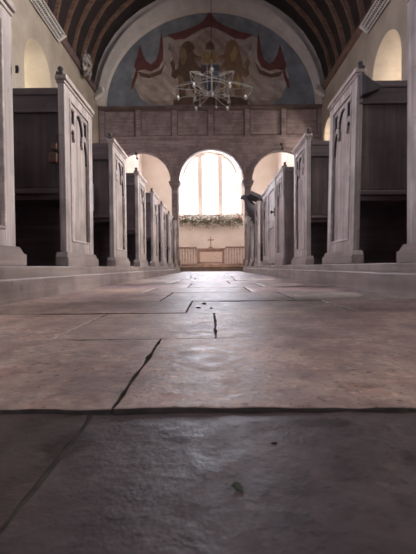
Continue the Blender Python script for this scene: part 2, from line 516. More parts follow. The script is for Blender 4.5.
# supporters: a dark rampant beast on each side, shield, crown and helm
beast = [(186,43),(190,42),(194,45),(196,49),(194,53),(198,57),(203,58),(202,61),(196,62),(199,67),(204,70),(203,73),(197,71),(195,78),(197,85),(201,90),(204,96),(204,99),(198,99),(193,92),(190,86),(186,92),(187,98),(184,101),(178,101),(180,95),(179,86),(180,76),(176,80),(172,77),(173,70),(171,64),(174,60),(176,65),(176,71),(179,69),(180,60),(182,52),(183,46)]
patch(beast, 4)
patch([(422-x, y-1) for x, y in beast], 5)
patch([(182,48),(186,50),(188,58),(185,66),(181,62),(180,54)], 5)
patch([(236,47),(239,52),(237,60),(232,64),(231,56)], 7)
patch([(202,66),(220,66),(220,80),(217,88),(211,94),(205,88),(202,80)], 6)
patch([(178,75),(183,78),(186,84),(184,92),(181,88)], 5)
patch([(238,74),(242,80),(240,90),(236,86)], 7)
patch([(196,58),(203,59),(200,63),(195,62)], 5)
patch([(204,68),(211,68),(211,79),(204,79)], 1)
patch([(211,80),(218,80),(216,87),(211,92)], 4)
patch([(205,64),(203,55),(206,58),(208,52),(211,57),(214,52),(216,58),(219,55),(217,64)], 7)
patch([(206,51),(207,46),(211,42),(215,46),(216,51)], 4)
patch([(174,101),(190,97),(205,100),(211,97),(217,100),(232,97),(248,101),(248,105.5),(174,105.5)], 4)
ptg = pt.build('wall_painting', pm, fix=False)
tag(ptg, 'faded half-round wall painting of two beasts, a shield and red-edged curtains above the screen', 'wall painting')

# ------------------------------------------------------------------ chancel screen
scr = empty('chancel_screen', (.03, D, 0), 'brown boarded wooden screen with three round arches across the end of the nave', 'screen')
SPR = 2.52
def sw(mb, T):
    ops = []
    for c, r in ((-1.97, .83), (0, .9), (1.97, .83)):
        a = (c-r, c+r, SPR, SPR, r); ops.append((a, a))
    wall(mb, lambda s, t, z: (s, t, z), -W, W, SPR, ZB, T, ops)
    for a, b in ((-W, -2.8), (-1.14, -.9), (.9, 1.14), (2.8, W)):
        mb.face([(a, 0, SPR), (b, 0, SPR), (b, T, SPR), (a, T, SPR)])
m = MB(); sw(m, .16); m.build('boarding', M['screen'], scr)
for c, r in ((-1.97, .83), (0, .9), (1.97, .83)):   # moulded arch edges
    m = MB(); n = 32
    for (ra, rb, y) in ((r-.004, r+.055, -.035), (r+.085, r+.115, -.02)):
        for i in range(n):
            a0, a1 = PI*i/n, PI*(i+1)/n
            q = [(c+ra*math.cos(a0), SPR+ra*math.sin(a0)), (c+ra*math.cos(a1), SPR+ra*math.sin(a1)),
                 (c+rb*math.cos(a1), SPR+rb*math.sin(a1)), (c+rb*math.cos(a0), SPR+rb*math.sin(a0))]
            m.prism(q, lambda x, z, t: (x, t, z), y, .01)
    m.build('arch_moulding', M['screen'], scr)
zt, zp0, zp1 = ZB, S(211, 137)[1], S(211, 111.5)[1]
m = MB(); m.box(-W, W, -.09, .0, zp1, zt-.01, .012); m.box(-W, W, -.13, .0, zt-.06, zt, .012); m.build('top_rail', M['screen_dark'], scr)
m = MB(); m.box(-W, W, -.04, .0, zp0-.09, zp0, .01); m.build('middle_rail', M['screen'], scr)
for i in range(7):
    x = -W+.06+(2*W-.12)*i/6
    m = MB(); m.box(x-.07, x+.07, -.05, 0, zp0-.002, zp1+.002, .012); m.build('muntin', M['screen'], scr)
for i in range(6):                                   # moulded frame round each board panel
    a = -W+.06+(2*W-.12)*i/6+.07; b = -W+.06+(2*W-.12)*(i+1)/6-.07
    m = MB()
    m.box(a, b, -.025, 0, zp0, zp0+.03, .008); m.box(a, b, -.025, 0, zp1-.03, zp1, .008)
    m.box(a, a+.03, -.025, 0, zp0, zp1, .008); m.box(b-.03, b, -.025, 0, zp0, zp1, .008)
    m.build('panel_moulding', M['screen_dark'], scr)
for x in (-1.02, 1.02):
    m = MB(); w = .095
    m.box(x-w, x+w, -.02, .18, .16, SPR-.14, .035)
    m.box(x-.14, x+.14, -.06, .22, .0, .34, .02)
    c = m.build('pillar', M['screen'], scr)
    m = MB()
    for k, (e, z) in enumerate(((.10, SPR-.19), (.12, SPR-.14), (.15, SPR-.09), (.165, SPR-.045))):
        m.box(x-e, x+e, .08-e-.02, .08+e+.02, z, z+.05, .012)
    m.build('capital', M['screen'], c)
for x in (-2.95, 2.95):
    m = MB(); m.box(x-.15, x+.15, 0, .16, 0, SPR, .02); m.build('pillar', M['screen'], scr)
# iron hooks at the crowns of the side arches
for px, py, lab in ((280.5, 146, 'small black iron lamp hook at the crown of the right-hand screen arch'), (137, 155, 'small black iron lamp hook under the left-hand screen arch')):
    x, z = S(px, py)
    m = MB(); m.box(x-.035, x+.035, D-.075, D-.035 if px > 200 else D+.0, z-.03, z+.03, .008)
    m.tube([(x, D-.06, z), (x, D-.10, z-.04), (x+.02, D-.11, z-.10), (x+.03, D-.07, z-.13)], .016, 6)
    m.lathe([(.008, 0), (.03, .015), (.03, .05), (.01, .07)], (x+.03, D-.07, z-.17), 8)
    tag(m.build('iron_hook', M['iron'], smooth=False), lab, 'hook')

# ------------------------------------------------------------------ chancel: step, rails, altar
m = MB(); m.box(-CW, CW, D-.02, EAST, -.05, .115); m.box(-CW, CW, D-.06, D+.42, .10, .142, .012); m.box(-CW, CW, D+.4, EAST, .115, .14)
struct(m.build('floor_chancel', M['step']))
AY = 17.2
m = MB(); m.box(-2.3, 2.3, AY-1.2, EAST-.02, .14, .26, .012)
tag(m.build('altar_step', M['step']), 'broad low wooden step the altar stands on', 'step')
al = empty('altar', (0, AY, .26), 'small oak altar with a pale panelled front below the east window', 'altar')
m = MB(); m.box(-.60, .60, -.04, .62, .58, .64, .012); m.box(-.56, .56, -.01, .58, .52, .58, .008); m.build('table_top', M['altar'], al)
m = MB(); m.box(-.47, .47, .03, .06, .08, .50, .01); m.build('front_panel', M['altar_front'], al)
m = MB()
for x in (-.16, .16): m.box(x-.012, x+.012, .018, .035, .08, .50, .004)
m.box(-.47, .47, .018, .035, .27, .29, .004)
m.build('panel_bead', M['altar_front'], al)
for x in (-.52, .52):
    for y in (.03, .54):
        m = MB(); m.box(x-.05, x+.05, y-.03, y+.03, 0, .53, .01); m.build('leg', M['altar'], al)
m = MB(); m.box(-.56, .56, .0, .57, 0, .07, .01); m.build('plinth', M['altar'], al)
cr = empty('altar_cross', (0, AY+.22, .90), 'plain brown standing cross in the middle of the altar', 'cross')
m = MB(); m.box(-.11, .11, -.07, .07, 0, .03, .006); m.box(-.075, .075, -.05, .05, .03, .06, .006); m.build('stepped_base', M['brass'], cr)
m = MB(); m.box(-.018, .018, -.012, .012, .06, .50, .004); m.box(-.13, .13, -.0121, .0121, .335, .372, .004); m.build('cross_arms', M['brass'], cr)
def comm_rail(x0, x1, label):
    R = empty('communion_rail', (0, 15.0, .14), label, 'altar rail', 'altar rails')
    m = MB(); m.box(x0, x1, -.06, .06, .66, .72, .015); m.build('handrail', M['altar'], R)
    m = MB(); m.box(x0, x1, -.04, .04, .03, .10, .01); m.build('bottom_rail', M['altar'], R)
    n = max(3, int(round((x1-x0)/.105)))
    for i in range(n+1):
        x = x0+.03+(x1-x0-.06)*i/n
        m = MB()
        if i in (0, n): m.box(x-.03, x+.03, -.035, .035, 0, .66, .006); m.build('post', M['rail'], R)
        else:
            m.box(x-.036, x+.036, -.018, .018, .10, .30, .008); m.box(x-.030, x+.030, -.014, .014, .29, .55, .008); m.box(x-.036, x+.036, -.018, .018, .54, .66, .008); m.build('baluster', M['rail'], R)
comm_rail(-1.75, -.50, 'pale altar rail of flat balusters to the left of the altar')
comm_rail(.52, 1.77, 'pale altar rail of flat balusters to the right of the altar')
# garland along the east window sill
gl = empty('hanging_garland', (0, EAST-.13, 2.34), 'long bank of green foliage and pale flowers along the east window sill', 'flowers')
g = MB(); fl = MB(); br = MB(); rnd = random.Random(3)
def leafq(mb, p, L, wd):
    d = Vector((rnd.uniform(-1,1), rnd.uniform(-1,.3), rnd.uniform(-.9,.9))).normalized()
    s = d.cross(Vector((rnd.uniform(-1,1), rnd.uniform(-1,1), rnd.uniform(-1,1)))).normalized()
    p = Vector(p); n = d.cross(s)*.15*L
    mb.face([p, p+d*L*.5+s*wd+n, p+d*L, p+d*L*.5-s*wd+n])
for i in range(1500):
    x = rnd.uniform(-1.38, 1.38); e = .10+.05*math.sin(x*7)+.03*math.sin(x*17+1)
    z = rnd.gauss(-.20, .11) + .03*math.sin(x*5)
    if rnd.random() < .12: z = rnd.uniform(-.12, .16)
    leafq(g, (x, rnd.uniform(-.24, .0), z), rnd.uniform(.05, .12), rnd.uniform(.012, .03))
for i in range(70):
    x = rnd.uniform(-1.36, 1.36); bm = bmesh.new(); bmesh.ops.create_icosphere(bm, subdivisions=1, radius=rnd.uniform(.025, .05))
    (fl if rnd.random() < .72 else br).add(bm, Matrix.Translation((x, rnd.uniform(-.28, -.15), rnd.gauss(-.17, .10))))
stem = MB()
for k in range(3): stem.tube([(-1.4+.2*i, -.08+.03*math.sin(i*1.7+k), -.26+.05*k+.03*math.sin(i*2.1+k*2)) for i in range(15)], .018, 6)
stem.build('stem', M['leafgreen'], gl)
tag(g.build('foliage', M['leafgreen'], gl, fix=False), kind='stuff')
tag(fl.build('pale_flowers', M['petal'], gl, True), kind='stuff'); tag(br.build('red_flowers', M['petal_red'], gl, True), kind='stuff')

# ------------------------------------------------------------------ floor of flagstones (one surface)
rnd = random.Random(11)
fl = MB(); tones = []
def slab(x0, x1, y0, y1, dz, tone, tilt=(0, 0), nx=None, ny=None, seed=0):
    near = y0 < 1.6 and y1 > .05
    ch = .0010 if near else .003
    sx = .012 if near else .05
    nx = nx or max(4, min(70, int((x1-x0)/sx))); ny = ny or max(4, min(60, int((y1-y0)/sx)))
    us = [0, .25*ch, ch] + [ch+(x1-x0-2*ch)*i/nx for i in range(1, nx)] + [x1-x0-ch, x1-x0-.25*ch, x1-x0]
    vs = [0, .25*ch, ch] + [ch+(y1-y0-2*ch)*i/ny for i in range(1, ny)] + [y1-y0-ch, y1-y0-.25*ch, y1-y0]
    base = len(fl.v); cx, cy = (x0+x1)/2, (y0+y1)/2
    A, B = len(us), len(vs)
    for j, vv in enumerate(vs):
        for i, uu in enumerate(us):
            x, y = x0+uu, y0+vv
            e = min(uu, x1-x0-uu, vv, y1-y0-vv)
            z = dz+tilt[0]*(x-cx)+tilt[1]*(y-cy)
            z += (.0014 if near else .0006)*noise.noise((x*6, y*6, seed))+(.0006 if near else 0)*noise.noise((x*28, y*28, seed))
            chip = noise.noise((x*22, y*22, seed+4.2))
            wear = .007 if near else .02
            if e < wear: z -= .0004*(1-e/wear)**2*(1+3.5*max(0, chip))
            if e < ch*1.01: z -= (.0010 if e > .2*ch else .022)*(1-e/ch if e > .2*ch else 1)
            jag = 0 if e > ch*1.01 else .0030*noise.noise((x*26, y*26, seed+9))+.0012*noise.noise((x*110, y*110, seed+9))
            fl.v.append((x+jag, y+jag*1.3, z))
    for j in range(B-1):
        for i in range(A-1):
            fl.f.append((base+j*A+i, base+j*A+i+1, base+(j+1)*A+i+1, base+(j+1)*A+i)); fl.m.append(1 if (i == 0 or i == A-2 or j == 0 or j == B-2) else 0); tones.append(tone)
XA, XB = -.735, .77
def row(y0, y1, cuts, dzs, tns, gap=.005, tilts=None):
    xs = [XA]+cuts+[XB]
    for i in range(len(xs)-1):
        slab(xs[i]+(gap/2 if i else 0), xs[i+1]-(gap/2 if i < len(xs)-2 else 0), y0+gap/2, y1-gap/2, dzs[i % len(dzs)], tns[i % len(tns)],
             (tilts[i % len(tilts)] if tilts else (rnd.uniform(-.0015, .0015), rnd.uniform(-.0012, .0012))), seed=rnd.uniform(0, 50))
t = lambda a, b, c: (a, b, c)
row(-.55, .364, [-.105, .47], [-.0022, -.002, -.002], [t(.27,.205,.21), t(.36,.31,.36), t(.36,.31,.345)], .0036, [(0,0),(0,-.002),(0,0)])  # nearest row's tones carry the foreground shade in the stone colour
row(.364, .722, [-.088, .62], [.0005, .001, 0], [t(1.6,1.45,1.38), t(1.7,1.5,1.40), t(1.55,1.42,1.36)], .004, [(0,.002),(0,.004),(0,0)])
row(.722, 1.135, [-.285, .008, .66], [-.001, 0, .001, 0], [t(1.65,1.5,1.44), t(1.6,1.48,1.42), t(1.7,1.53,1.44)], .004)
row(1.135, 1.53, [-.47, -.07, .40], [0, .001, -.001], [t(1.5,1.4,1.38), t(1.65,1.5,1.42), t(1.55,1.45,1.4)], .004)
y = 1.53; k = 0
while y < D-.06:
    dy = rnd.uniform(.42, .62) if y+1 < D else D-.04-y
    y1 = min(y+dy, D-.04)
    c = rnd.uniform(-.35, -.1); cuts = [c, c+rnd.uniform(.42, .6)]
    g = rnd.uniform(1.4, 1.7)
    row(y, y1, cuts, [rnd.uniform(-.0006, .0006) for _ in range(3)], [(g*rnd.uniform(.9, 1.1), g*rnd.uniform(.9, 1.0), g*rnd.uniform(.9, 1.0)) for _ in range(3)], .006)
    y = y1; k += 1
y = -.55
while y > WEST:
    row(max(y-.6, WEST), y, [rnd.uniform(-.4, 0), rnd.uniform(.1, .4)], [0], [(1, .95, .95)], .006); y -= .6
nb = len(fl.f)
fl.cur = 1
fl.face([(-W, WEST, -.0052), (W, WEST, -.0052), (W, D+.1, -.0052), (-W, D+.1, -.0052)])
fo = fl.build('floor', [M['flag'], M['mortar']], fix=False)
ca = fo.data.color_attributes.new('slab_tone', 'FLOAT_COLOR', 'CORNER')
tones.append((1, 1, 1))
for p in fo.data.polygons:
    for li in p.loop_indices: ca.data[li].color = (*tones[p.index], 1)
    p.use_smooth = True
fo.data.set_sharp_from_angle(angle=math.radians(30))
struct(fo)
# bits lying on the floor
lf = MB()
ol = [(0,-.0045),(.0016,-.003),(.0034,-.0012),(.0028,.0004),(.0036,.0026),(.0014,.0028),(.0004,.0052),(-.0012,.003),(-.0034,.0022),(-.0024,.0002),(-.003,-.0018),(-.0012,-.0028)]
lf.prism(ol, lambda a, b, t: (a*.95, b*1.1, t+.0006*math.cos(a*500)+.0004*math.sin(b*600)), .0004, .0008)
lo = lf.build('fallen_leaf', M['leaf']); lo.location = (.0145, .2365, -.0024); lo.rotation_euler = (.08, .05, .5)
tag(lo, 'tiny green leaf scrap lying on the nearest floor slab', 'leaf')
def crumb(x, y, r, z, lab):
    bm = bmesh.new(); bmesh.ops.create_icosphere(bm, subdivisions=2, radius=r)
    for v_ in bm.verts: v_.co *= 1+.5*noise.noise(v_.co*300+Vector((x*90, 0, 0))); v_.co.z *= .5; v_.co.x *= 1.5
    c_ = MB(); c_.add(bm); o = c_.build('grit_crumb', M['grit'], smooth=True); o.location = (x, y, z+.3*r)
    tag(o, lab, 'crumb')
crumb(.045, .298, .0016, -.003, 'dark crumb of grit on the nearest slab, right of the leaf scrap')
for i, (px, py, rr, lab) in enumerate(((198,308,.008,'leftmost of three dark stone chips beyond the short middle floor joint'),(204,304,.010,'middle and largest of three dark stone chips beyond the short floor joint'),(211,308.5,.006,'rightmost and smallest of three dark stone chips beyond the short floor joint'))):
    d = 52/(py-267.0); crumb((px-211)*d/416, d, rr*.6, .0, lab)

# ------------------------------------------------------------------ pew platforms
def platform(s, F, side, lip):
    base = F-.015
    P = empty('pew_platform', (s*F, 0, 0), 'long raised oak platform under the row of pews on the %s of the aisle' % side, 'pew platform')
    ox = -s*F
    m = MB(); m.box(ox+s*base, ox+s*(base+.03), WEST+.02, 9.75, .07, PZ, .004); m.build('upper_kerb', M['kerb'], P)
    m = MB(); m.box(ox+s*(base-.014), ox+s*(base+.05), WEST+.02, 9.76, -.009, lip, .006); m.build('lower_kerb', M['kerb'], P)
    m = MB(); m.box(ox+s*(base+.03), ox+s*(W-.01), WEST+.02, 9.75, .09, PZ-.001); m.build('deck', M['darkoak_x'], P)
    m = MB(); m.box(ox+s*(base), ox+s*(W-.01), 9.72, 9.75, -.009, .09); m.build('end_board', M['kerb'], P)
platform(-1, FL, 'left', .088); platform(1, FR, 'right', .095)

# ------------------------------------------------------------------ pews
H = .99
def zb(u, zt):
    """underside of the cusped head, u across the panel from -1 to 1"""
    a = abs(u)
    p = -.125+.105*math.sqrt(1-(a/.44)**2) if a < .44 else -1
    q = -.25+.115*math.sqrt(max(0, 1-((a-.64)/.29)**2)) if .35 < a < .93 else -1
    return zt+max(p, q, -.265)
def tracery(mb, X, u0, u1, ztop, o0, o1):
    """cusped gothic head: solid spandrels with a small sunk panel in each, carved leaves on the cusps"""
    c = (u0+u1)/2; h = (u1-u0)/2; n = 64
    P4 = lambda a, b, p, q, r, t_: mb.prism([(c+a*h, p), (c+b*h, q), (c+b*h, r), (c+a*h, t_)], X, o0, o1)
    for i in range(n):
        a, b = -1+2*i/n, -1+2*(i+1)/n
        za, z_b = zb(a, ztop), zb(b, ztop)
        mid = abs((a+b)/2)
        if .50 < mid < .88:
            P4(a, b, za, z_b, z_b+.030, za+.030)
            P4(a, b, ztop-.022, ztop-.022, ztop, ztop)
        else: P4(a, b, za, z_b, ztop, ztop)
    for u in (-.44, .44):
        zc = ztop-.150
        mb.prism([(c+u*h, zc-.045), (c+u*h+.015, zc-.015), (c+u*h+.008, zc+.03), (c+u*h-.008, zc+.03), (c+u*h-.015, zc-.015)], X, o0, o1)
def tracery_shade_line(mb, X, u0, u1, ztop, o0, o1):  # dark strips painting in the carving's shadow and dirt lines
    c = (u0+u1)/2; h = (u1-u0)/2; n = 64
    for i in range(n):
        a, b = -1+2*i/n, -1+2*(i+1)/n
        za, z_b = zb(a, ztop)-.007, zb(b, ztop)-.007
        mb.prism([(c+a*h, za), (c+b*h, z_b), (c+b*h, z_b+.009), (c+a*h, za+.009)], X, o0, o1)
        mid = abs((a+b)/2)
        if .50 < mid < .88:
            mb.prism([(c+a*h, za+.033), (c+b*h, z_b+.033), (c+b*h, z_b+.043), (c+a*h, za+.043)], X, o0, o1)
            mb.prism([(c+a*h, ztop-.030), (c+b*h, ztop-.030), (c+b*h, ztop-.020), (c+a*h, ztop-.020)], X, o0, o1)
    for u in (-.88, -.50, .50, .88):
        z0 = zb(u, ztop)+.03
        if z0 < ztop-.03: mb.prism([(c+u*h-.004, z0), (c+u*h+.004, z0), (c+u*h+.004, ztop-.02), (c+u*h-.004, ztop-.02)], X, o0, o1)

def make_pew(s, F, w, label, group, H=.99, bt=.925):
    """local frame: origin on the platform at the near edge of the bench end, aisle face at x=0; away from the aisle is s*x"""
    X = lambda u, z, o: (s*-o, u, z)            # o = distance towards the aisle
    P = empty('pew', (s*F, 0, PZ), label, 'pew', group)
    # bench end: board, with raised stiles and rails
    st, pb, ptp = .082, .137, H-.095
    m = MB(); m.box(s*.018, s*.034, 0, st, 0, H-.02, .003); m.box(s*.018, s*.034, w-st, w, 0, H-.02, .003)
    m.box(s*.018, s*.034, st-.002, w-st+.002, 0, ptp+.004, .003)
    m.box(s*.018, s*.034, st, w-st, ptp-.004, H-.02, .003)
    fr = MB()
    fr.box(s*.02, 0, 0, st, .06, H-.02, .004); fr.box(s*.02, 0, w-st, w, .06, H-.02, .004)
    fr.box(s*.02, 0, st-.002, w-st+.002, .06, pb, .004); fr.box(s*.02, 0, st-.002, w-st+.002, ptp, H-.02, .004)
    for bm_ in (fr,): m.v_off = len(m.v); off = len(m.v); m.v += fr.v; m.f += [tuple(i+off for i in f) for f in fr.f]; m.m += fr.m
    E = m.build('bench_end', M['oak'], P, fix=False)
    m = MB(); e = .008   # moulding round the panel
    m.box(-s*.005, s*.012, st-.004, st+e, pb, ptp, .003); m.box(-s*.005, s*.012, w-st-e, w-st+.004, pb, ptp, .003)
    m.box(-s*.005, s*.012, st, w-st, pb-.004, pb+e, .003); m.box(-s*.005, s*.012, st, w-st, ptp-e, ptp+.004, .003)
    m.build('panel_moulding', M['oak_y'], E)
    m = MB(); tracery(m, X, st, w-st, ptp-e, -.019, -.004); m.build('tracery', M['oak'], E)
    m = MB(); tracery_shade_line(m, X, st, w-st, ptp-e, -.019, -.008); m.build('tracery_shade_line', M['blackoak'], E)
    m = MB()   # stepped and chamfered foot
    q = [(-.02, 0), (w+.055, 0), (w+.055, .046), (w+.012, .074), (-.006, .074), (-.02, .05)]
    m.prism([(a, b) for a, b in q], X, -.050, .008)
    q2 = [(-.0215, .001), (w+.0565, .001), (w+.0565, .047), (-.0215, .047)]
    m.prism(q2, X, -.052, .015)
    m.build('foot', M['kerb'], E)
    m = MB()   # capping rail
    m.box(-s*.016, s*.046, -.012, w+.006, H-.028, H, .006); m.box(-s*.006, s*.040, -.004, w, H-.045, H-.026, .005)
    m.build('capping', M['oak_y'], E)
    m = MB()
    m.box(s*.002, s*.036, -.016, .018, H-.006, H+.010, .003)
    m.lathe([(.009, 0), (.008, .006), (.0125, .011), (.0155, .019), (.0125, .028), (.004, .033)], (s*.018, .002, H+.009), 12)
    m.build('finial', M['finial'], E)
    # back
    xe = 2.72-F
    m = MB()
    m.box(s*.036, s*xe, .014, .032, .395, bt-.03, .002)
    for i in range(5):     # wide boards
        a = .036+(xe-.036)*i/5; b = .036+(xe-.036)*(i+1)/5
        m.box(s*(a+.003), s*(b-.003), .009, .016, .41, bt-.11, .003)
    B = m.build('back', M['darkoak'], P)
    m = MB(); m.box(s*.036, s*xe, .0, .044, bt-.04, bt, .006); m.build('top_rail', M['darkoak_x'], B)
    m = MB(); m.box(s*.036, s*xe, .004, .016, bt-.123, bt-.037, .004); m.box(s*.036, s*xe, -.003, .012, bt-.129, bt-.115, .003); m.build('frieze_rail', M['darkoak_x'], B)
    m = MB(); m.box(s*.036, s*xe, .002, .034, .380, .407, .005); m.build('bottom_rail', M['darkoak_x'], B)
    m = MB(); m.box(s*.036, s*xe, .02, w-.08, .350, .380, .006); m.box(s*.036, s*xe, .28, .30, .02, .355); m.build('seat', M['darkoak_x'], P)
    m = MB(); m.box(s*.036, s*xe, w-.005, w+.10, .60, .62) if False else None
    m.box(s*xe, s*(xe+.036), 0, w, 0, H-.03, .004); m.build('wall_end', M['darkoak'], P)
    return P
left_y = [1.10, 2.165, 3.23, 4.34, 5.48, 6.53, 7.68, 8.82]
right_y = [1.156, 2.31, 3.41, 4.50, 5.76, 6.88, 7.92, 8.92]
names = ['nearest the camera', 'second from the camera', 'third from the camera', 'fourth from the camera', 'fifth from the camera', 'sixth from the camera', 'seventh from the camera', 'farthest from the camera']
extraL = ['pale oak pew cut by the left photo edge,', 'weathered oak pew with two brown brackets,', 'weathered oak pew with white sheet,', 'weathered oak pew with carved end,', 'weathered oak pew with carved end,', 'weathered oak pew with carved end,', 'weathered oak pew with carved end,', 'weathered oak pew with carved end,']
extraR = ['grey oak pew cut by the right photo edge,', 'grey oak pew with dark wedge,', 'grey oak pew with carved end,', 'grey oak pew with a latched door,', 'grey oak pew just beyond the latched door,', 'grey oak pew beside the eagle lectern,', 'grey oak pew beyond the lectern,', 'grey oak pew beyond the lectern,']
pews = {}
for s, F, w, ys, ex, side in ((-1, FL, .50, left_y, extraL, 'left'), (1, FR, .52, right_y, extraR, 'right')):
    Hs = .99 if s < 0 else 1.07
    protos = {}
    for i, y in enumerate(ys):
        bt = ((.925, .925, .955, .975) if s < 0 else (1.005, 1.005, 1.01, 1.055))[min(i, 3)]
        lab = '%s %s on the %s' % (ex[i], names[i], side)
        if bt not in protos: P = protos[bt] = make_pew(s, F, w, lab, 'pews on the %s of the aisle' % side, Hs, bt)
        else: P = copy_tree(protos[bt]); P['label'] = lab
        P.location = (s*F, y, PZ); pews[(side, i)] = P
for c_ in children(pews[('right', 1)]):
    if c_.name.startswith('bench_end'): c_.rotation_euler = (0, math.radians(1.4), 0); c_.location.z = .002
# extras that single pews out
p = pews[('left', 1)]
for z, h, sz in ((.60, .035, .032), (.535, .05, .045)):
    m = MB(); m.box(-.037, -.037-sz, -.022, .010, z, z+h, .006); m.build('bracket', M['brown'], p)
m = MB(); m.tube([(-.045, -.008, .44), (-.043, -.010, .55), (-.041, -.008, .68)], .005, 6); m.build('hanging_strap', M['iron'], p)
p = pews[('right', 1)]
m = MB(); m.prism([(.036, 1.03), (.135, .955), (.135, .943), (.036, .91)], lambda a, b, t: (a, t, b), -.045, .0); m.build('dark_wedge', M['blackoak'], p)  # dark wedge running from the end's top onto the back
p = pews[('left', 0)]
m = MB(); m.prism([(.50, .765), (.509, .752), (.504, .745), (.50, .735)], lambda a, b, t: (t, a+.0, b+.0), .010, .022); m.build('iron_catch', M['iron'], p)
p = pews[('right', 3)]; H = 1.07
m = MB(); m.box(.012, 1.93, -.040, -.022, .01, H-.03, .004); m.box(.012, 1.93, -.046, -.02, H-.07, H-.022, .004); m.build('front_board', M['darkoak'], p)
m = MB(); m.box(.004, .034, .535, 1.215, .03, H-.03, .004)
for a, b, c_, d in ((.535, .615, .03, H-.03), (1.135, 1.215, .03, H-.03)): m.box(-.008, .006, a, b, c_, d, .004)
for z0, z1 in ((.03, .12), (.48, .56), (H-.12, H-.03)): m.box(-.008, .006, .615, 1.135, z0, z1, .004)
dr = m.build('door', M['oak'], p)
m = MB(); m.box(-.014, -.006, .550, .605, .60, .70, .003); m.lathe([(.006, 0), (.008, .018), (.02, .026), (.022, .036), (.012, .044)], (-.012, .578, .65), 12, Matrix.Rotation(-PI/2, 4, 'Y'))
m.tube([(-.02, .578, .65), (-.028, .615, .655), (-.03, .655, .645)], .008, 6); m.build('latch', M['iron'], dr)
m = MB(); m.box(-.012, .044, .53, 1.22, H-.03, H-.002, .006); m.build('door_capping', M['oak_y'], dr)
# sheet of paper on the third left pew's back
m = MB(); n = 6
for i in range(n):
    z0, z1 = .565+.21*i/n, .565+.21*(i+1)/n
    f = lambda z: -.008-.012*((z-.565)/.21-.5)**2
    for y_ in (0, .0012):
        m.face([(-.90, 3.23+f(z0)-y_, z0), (-1.05, 3.23+f(z0)-y_, z0), (-1.05, 3.23+f(z1)-y_, z1), (-.90, 3.23+f(z1)-y_, z1)])
tag(m.build('notice_sheet', M['paper'], fix=False), 'white paper sheet hanging on the back of the third left pew', 'paper')

# ------------------------------------------------------------------ eagle lectern
LX, LY = .835, 7.64
le = empty('eagle_lectern', (LX, LY, PZ), 'dark carved eagle lectern with sloping book rest above the right pews', 'lectern')
m = MB(); m.lathe([(.095,0),(.095,.03),(.07,.05),(.075,.07),(.045,.10),(.04,.14)], n=16); m.build('foot', M['blackoak'], le, True)
m = MB(); m.lathe([(.035,.13),(.045,.2),(.032,.26),(.03,.5),(.045,.56),(.03,.60),(.034,.68),(.055,.72),(.04,.76)], n=14); m.build('column', M['blackoak'], le, True)
m = MB(); bm = bmesh.new(); bmesh.ops.create_uvsphere(bm, u_segments=14, v_segments=10, radius=.065); m.add(bm, Matrix.Translation((0, 0, .81))); m.build('orb', M['blackoak'], le, True)
def skin(name, pts, edges, radii, mat, parent, levels=2):
    me = bpy.data.meshes.new(name); me.from_pydata(pts, edges, [])
    o = bpy.data.objects.new(name, me); COL.objects.link(o); o.parent = parent
    o.modifiers.new('Skin', 'SKIN'); 
    sv = me.skin_vertices[0].data if me.skin_vertices else None
    if sv is None: me.skin_vertices.new() if hasattr(me.skin_vertices, 'new') else None; sv = me.skin_vertices[0].data
    for v_, r in zip(sv, radii): v_.radius = r if isinstance(r, tuple) else (r, r)
    sv[0].use_root = True
    sd = o.modifiers.new('Sub', 'SUBSURF'); sd.levels = levels; sd.render_levels = levels
    me.materials.append(mat); return o
# eagle body: faces the aisle (-x), breast, neck, head, beak, tail, legs
def lumps(mb, items):
    for (c, r, rot) in items:
        bm = bmesh.new(); bmesh.ops.create_uvsphere(bm, u_segments=14, v_segments=10, radius=1)
        mb.add(bm, Matrix.Translation(c) @ Matrix.Rotation(rot, 4, 'Y') @ Matrix.Diagonal((*r, 1)))
m = MB()
ring = []
path = [((.10,0,.90),.02),((.06,0,.96),.05),((.0,0,1.05),.088),((-.05,0,1.14),.085),((-.09,0,1.21),.055),((-.12,0,1.265),.042),((-.16,0,1.285),.036),((-.195,0,1.275),.018),((-.215,0,1.25),.006)]
m.tube([a for a, b in path], [b for a, b in path], 14)
for y_ in (-.04, .04): m.tube([(0, y_, 1.03), (-.015, y_, .97), (-.02, y_*.8, .955), (-.05, y_*.9, .945)], [.035, .022, .016, .01], 8)
m.v = [(a*1.15-.045, b*2.0, (c-1.1)*1.25+1.03) for a, b, c in m.v]; m.build('eagle', M['blackoak'], le, True)
for sy in (-1, 1):
    m = MB()
    q = [(-.04, 1.16), (.02, 1.22), (.16, 1.16), (.20, 1.02), (.13, .90), (.10, .99), (.05, .93), (.03, 1.02), (-.02, 1.02)]
    m.prism(q, lambda a, b, t, sy=sy: (a, sy*(.06+t+.35*max(0, b-1.0)), b-.05), 0, .03)
    m.build('wing', M['blackoak'], le)
m = MB(); m.box(-.23, .21, -.26, .26, -.05, .015, .008); m.box(.18, .21, -.26, .26, .0, .05, .005)
rot = Matrix.Translation((.085, 0, 1.225)) @ Matrix.Rotation(math.radians(25), 4, 'Y')
mm = MB(); bmv = [tuple(rot @ Vector(v_)) for v_ in m.v]; mm.v = bmv; mm.f = m.f; mm.m = m.m; mm.build('book_rest', M['blackoak'], le)

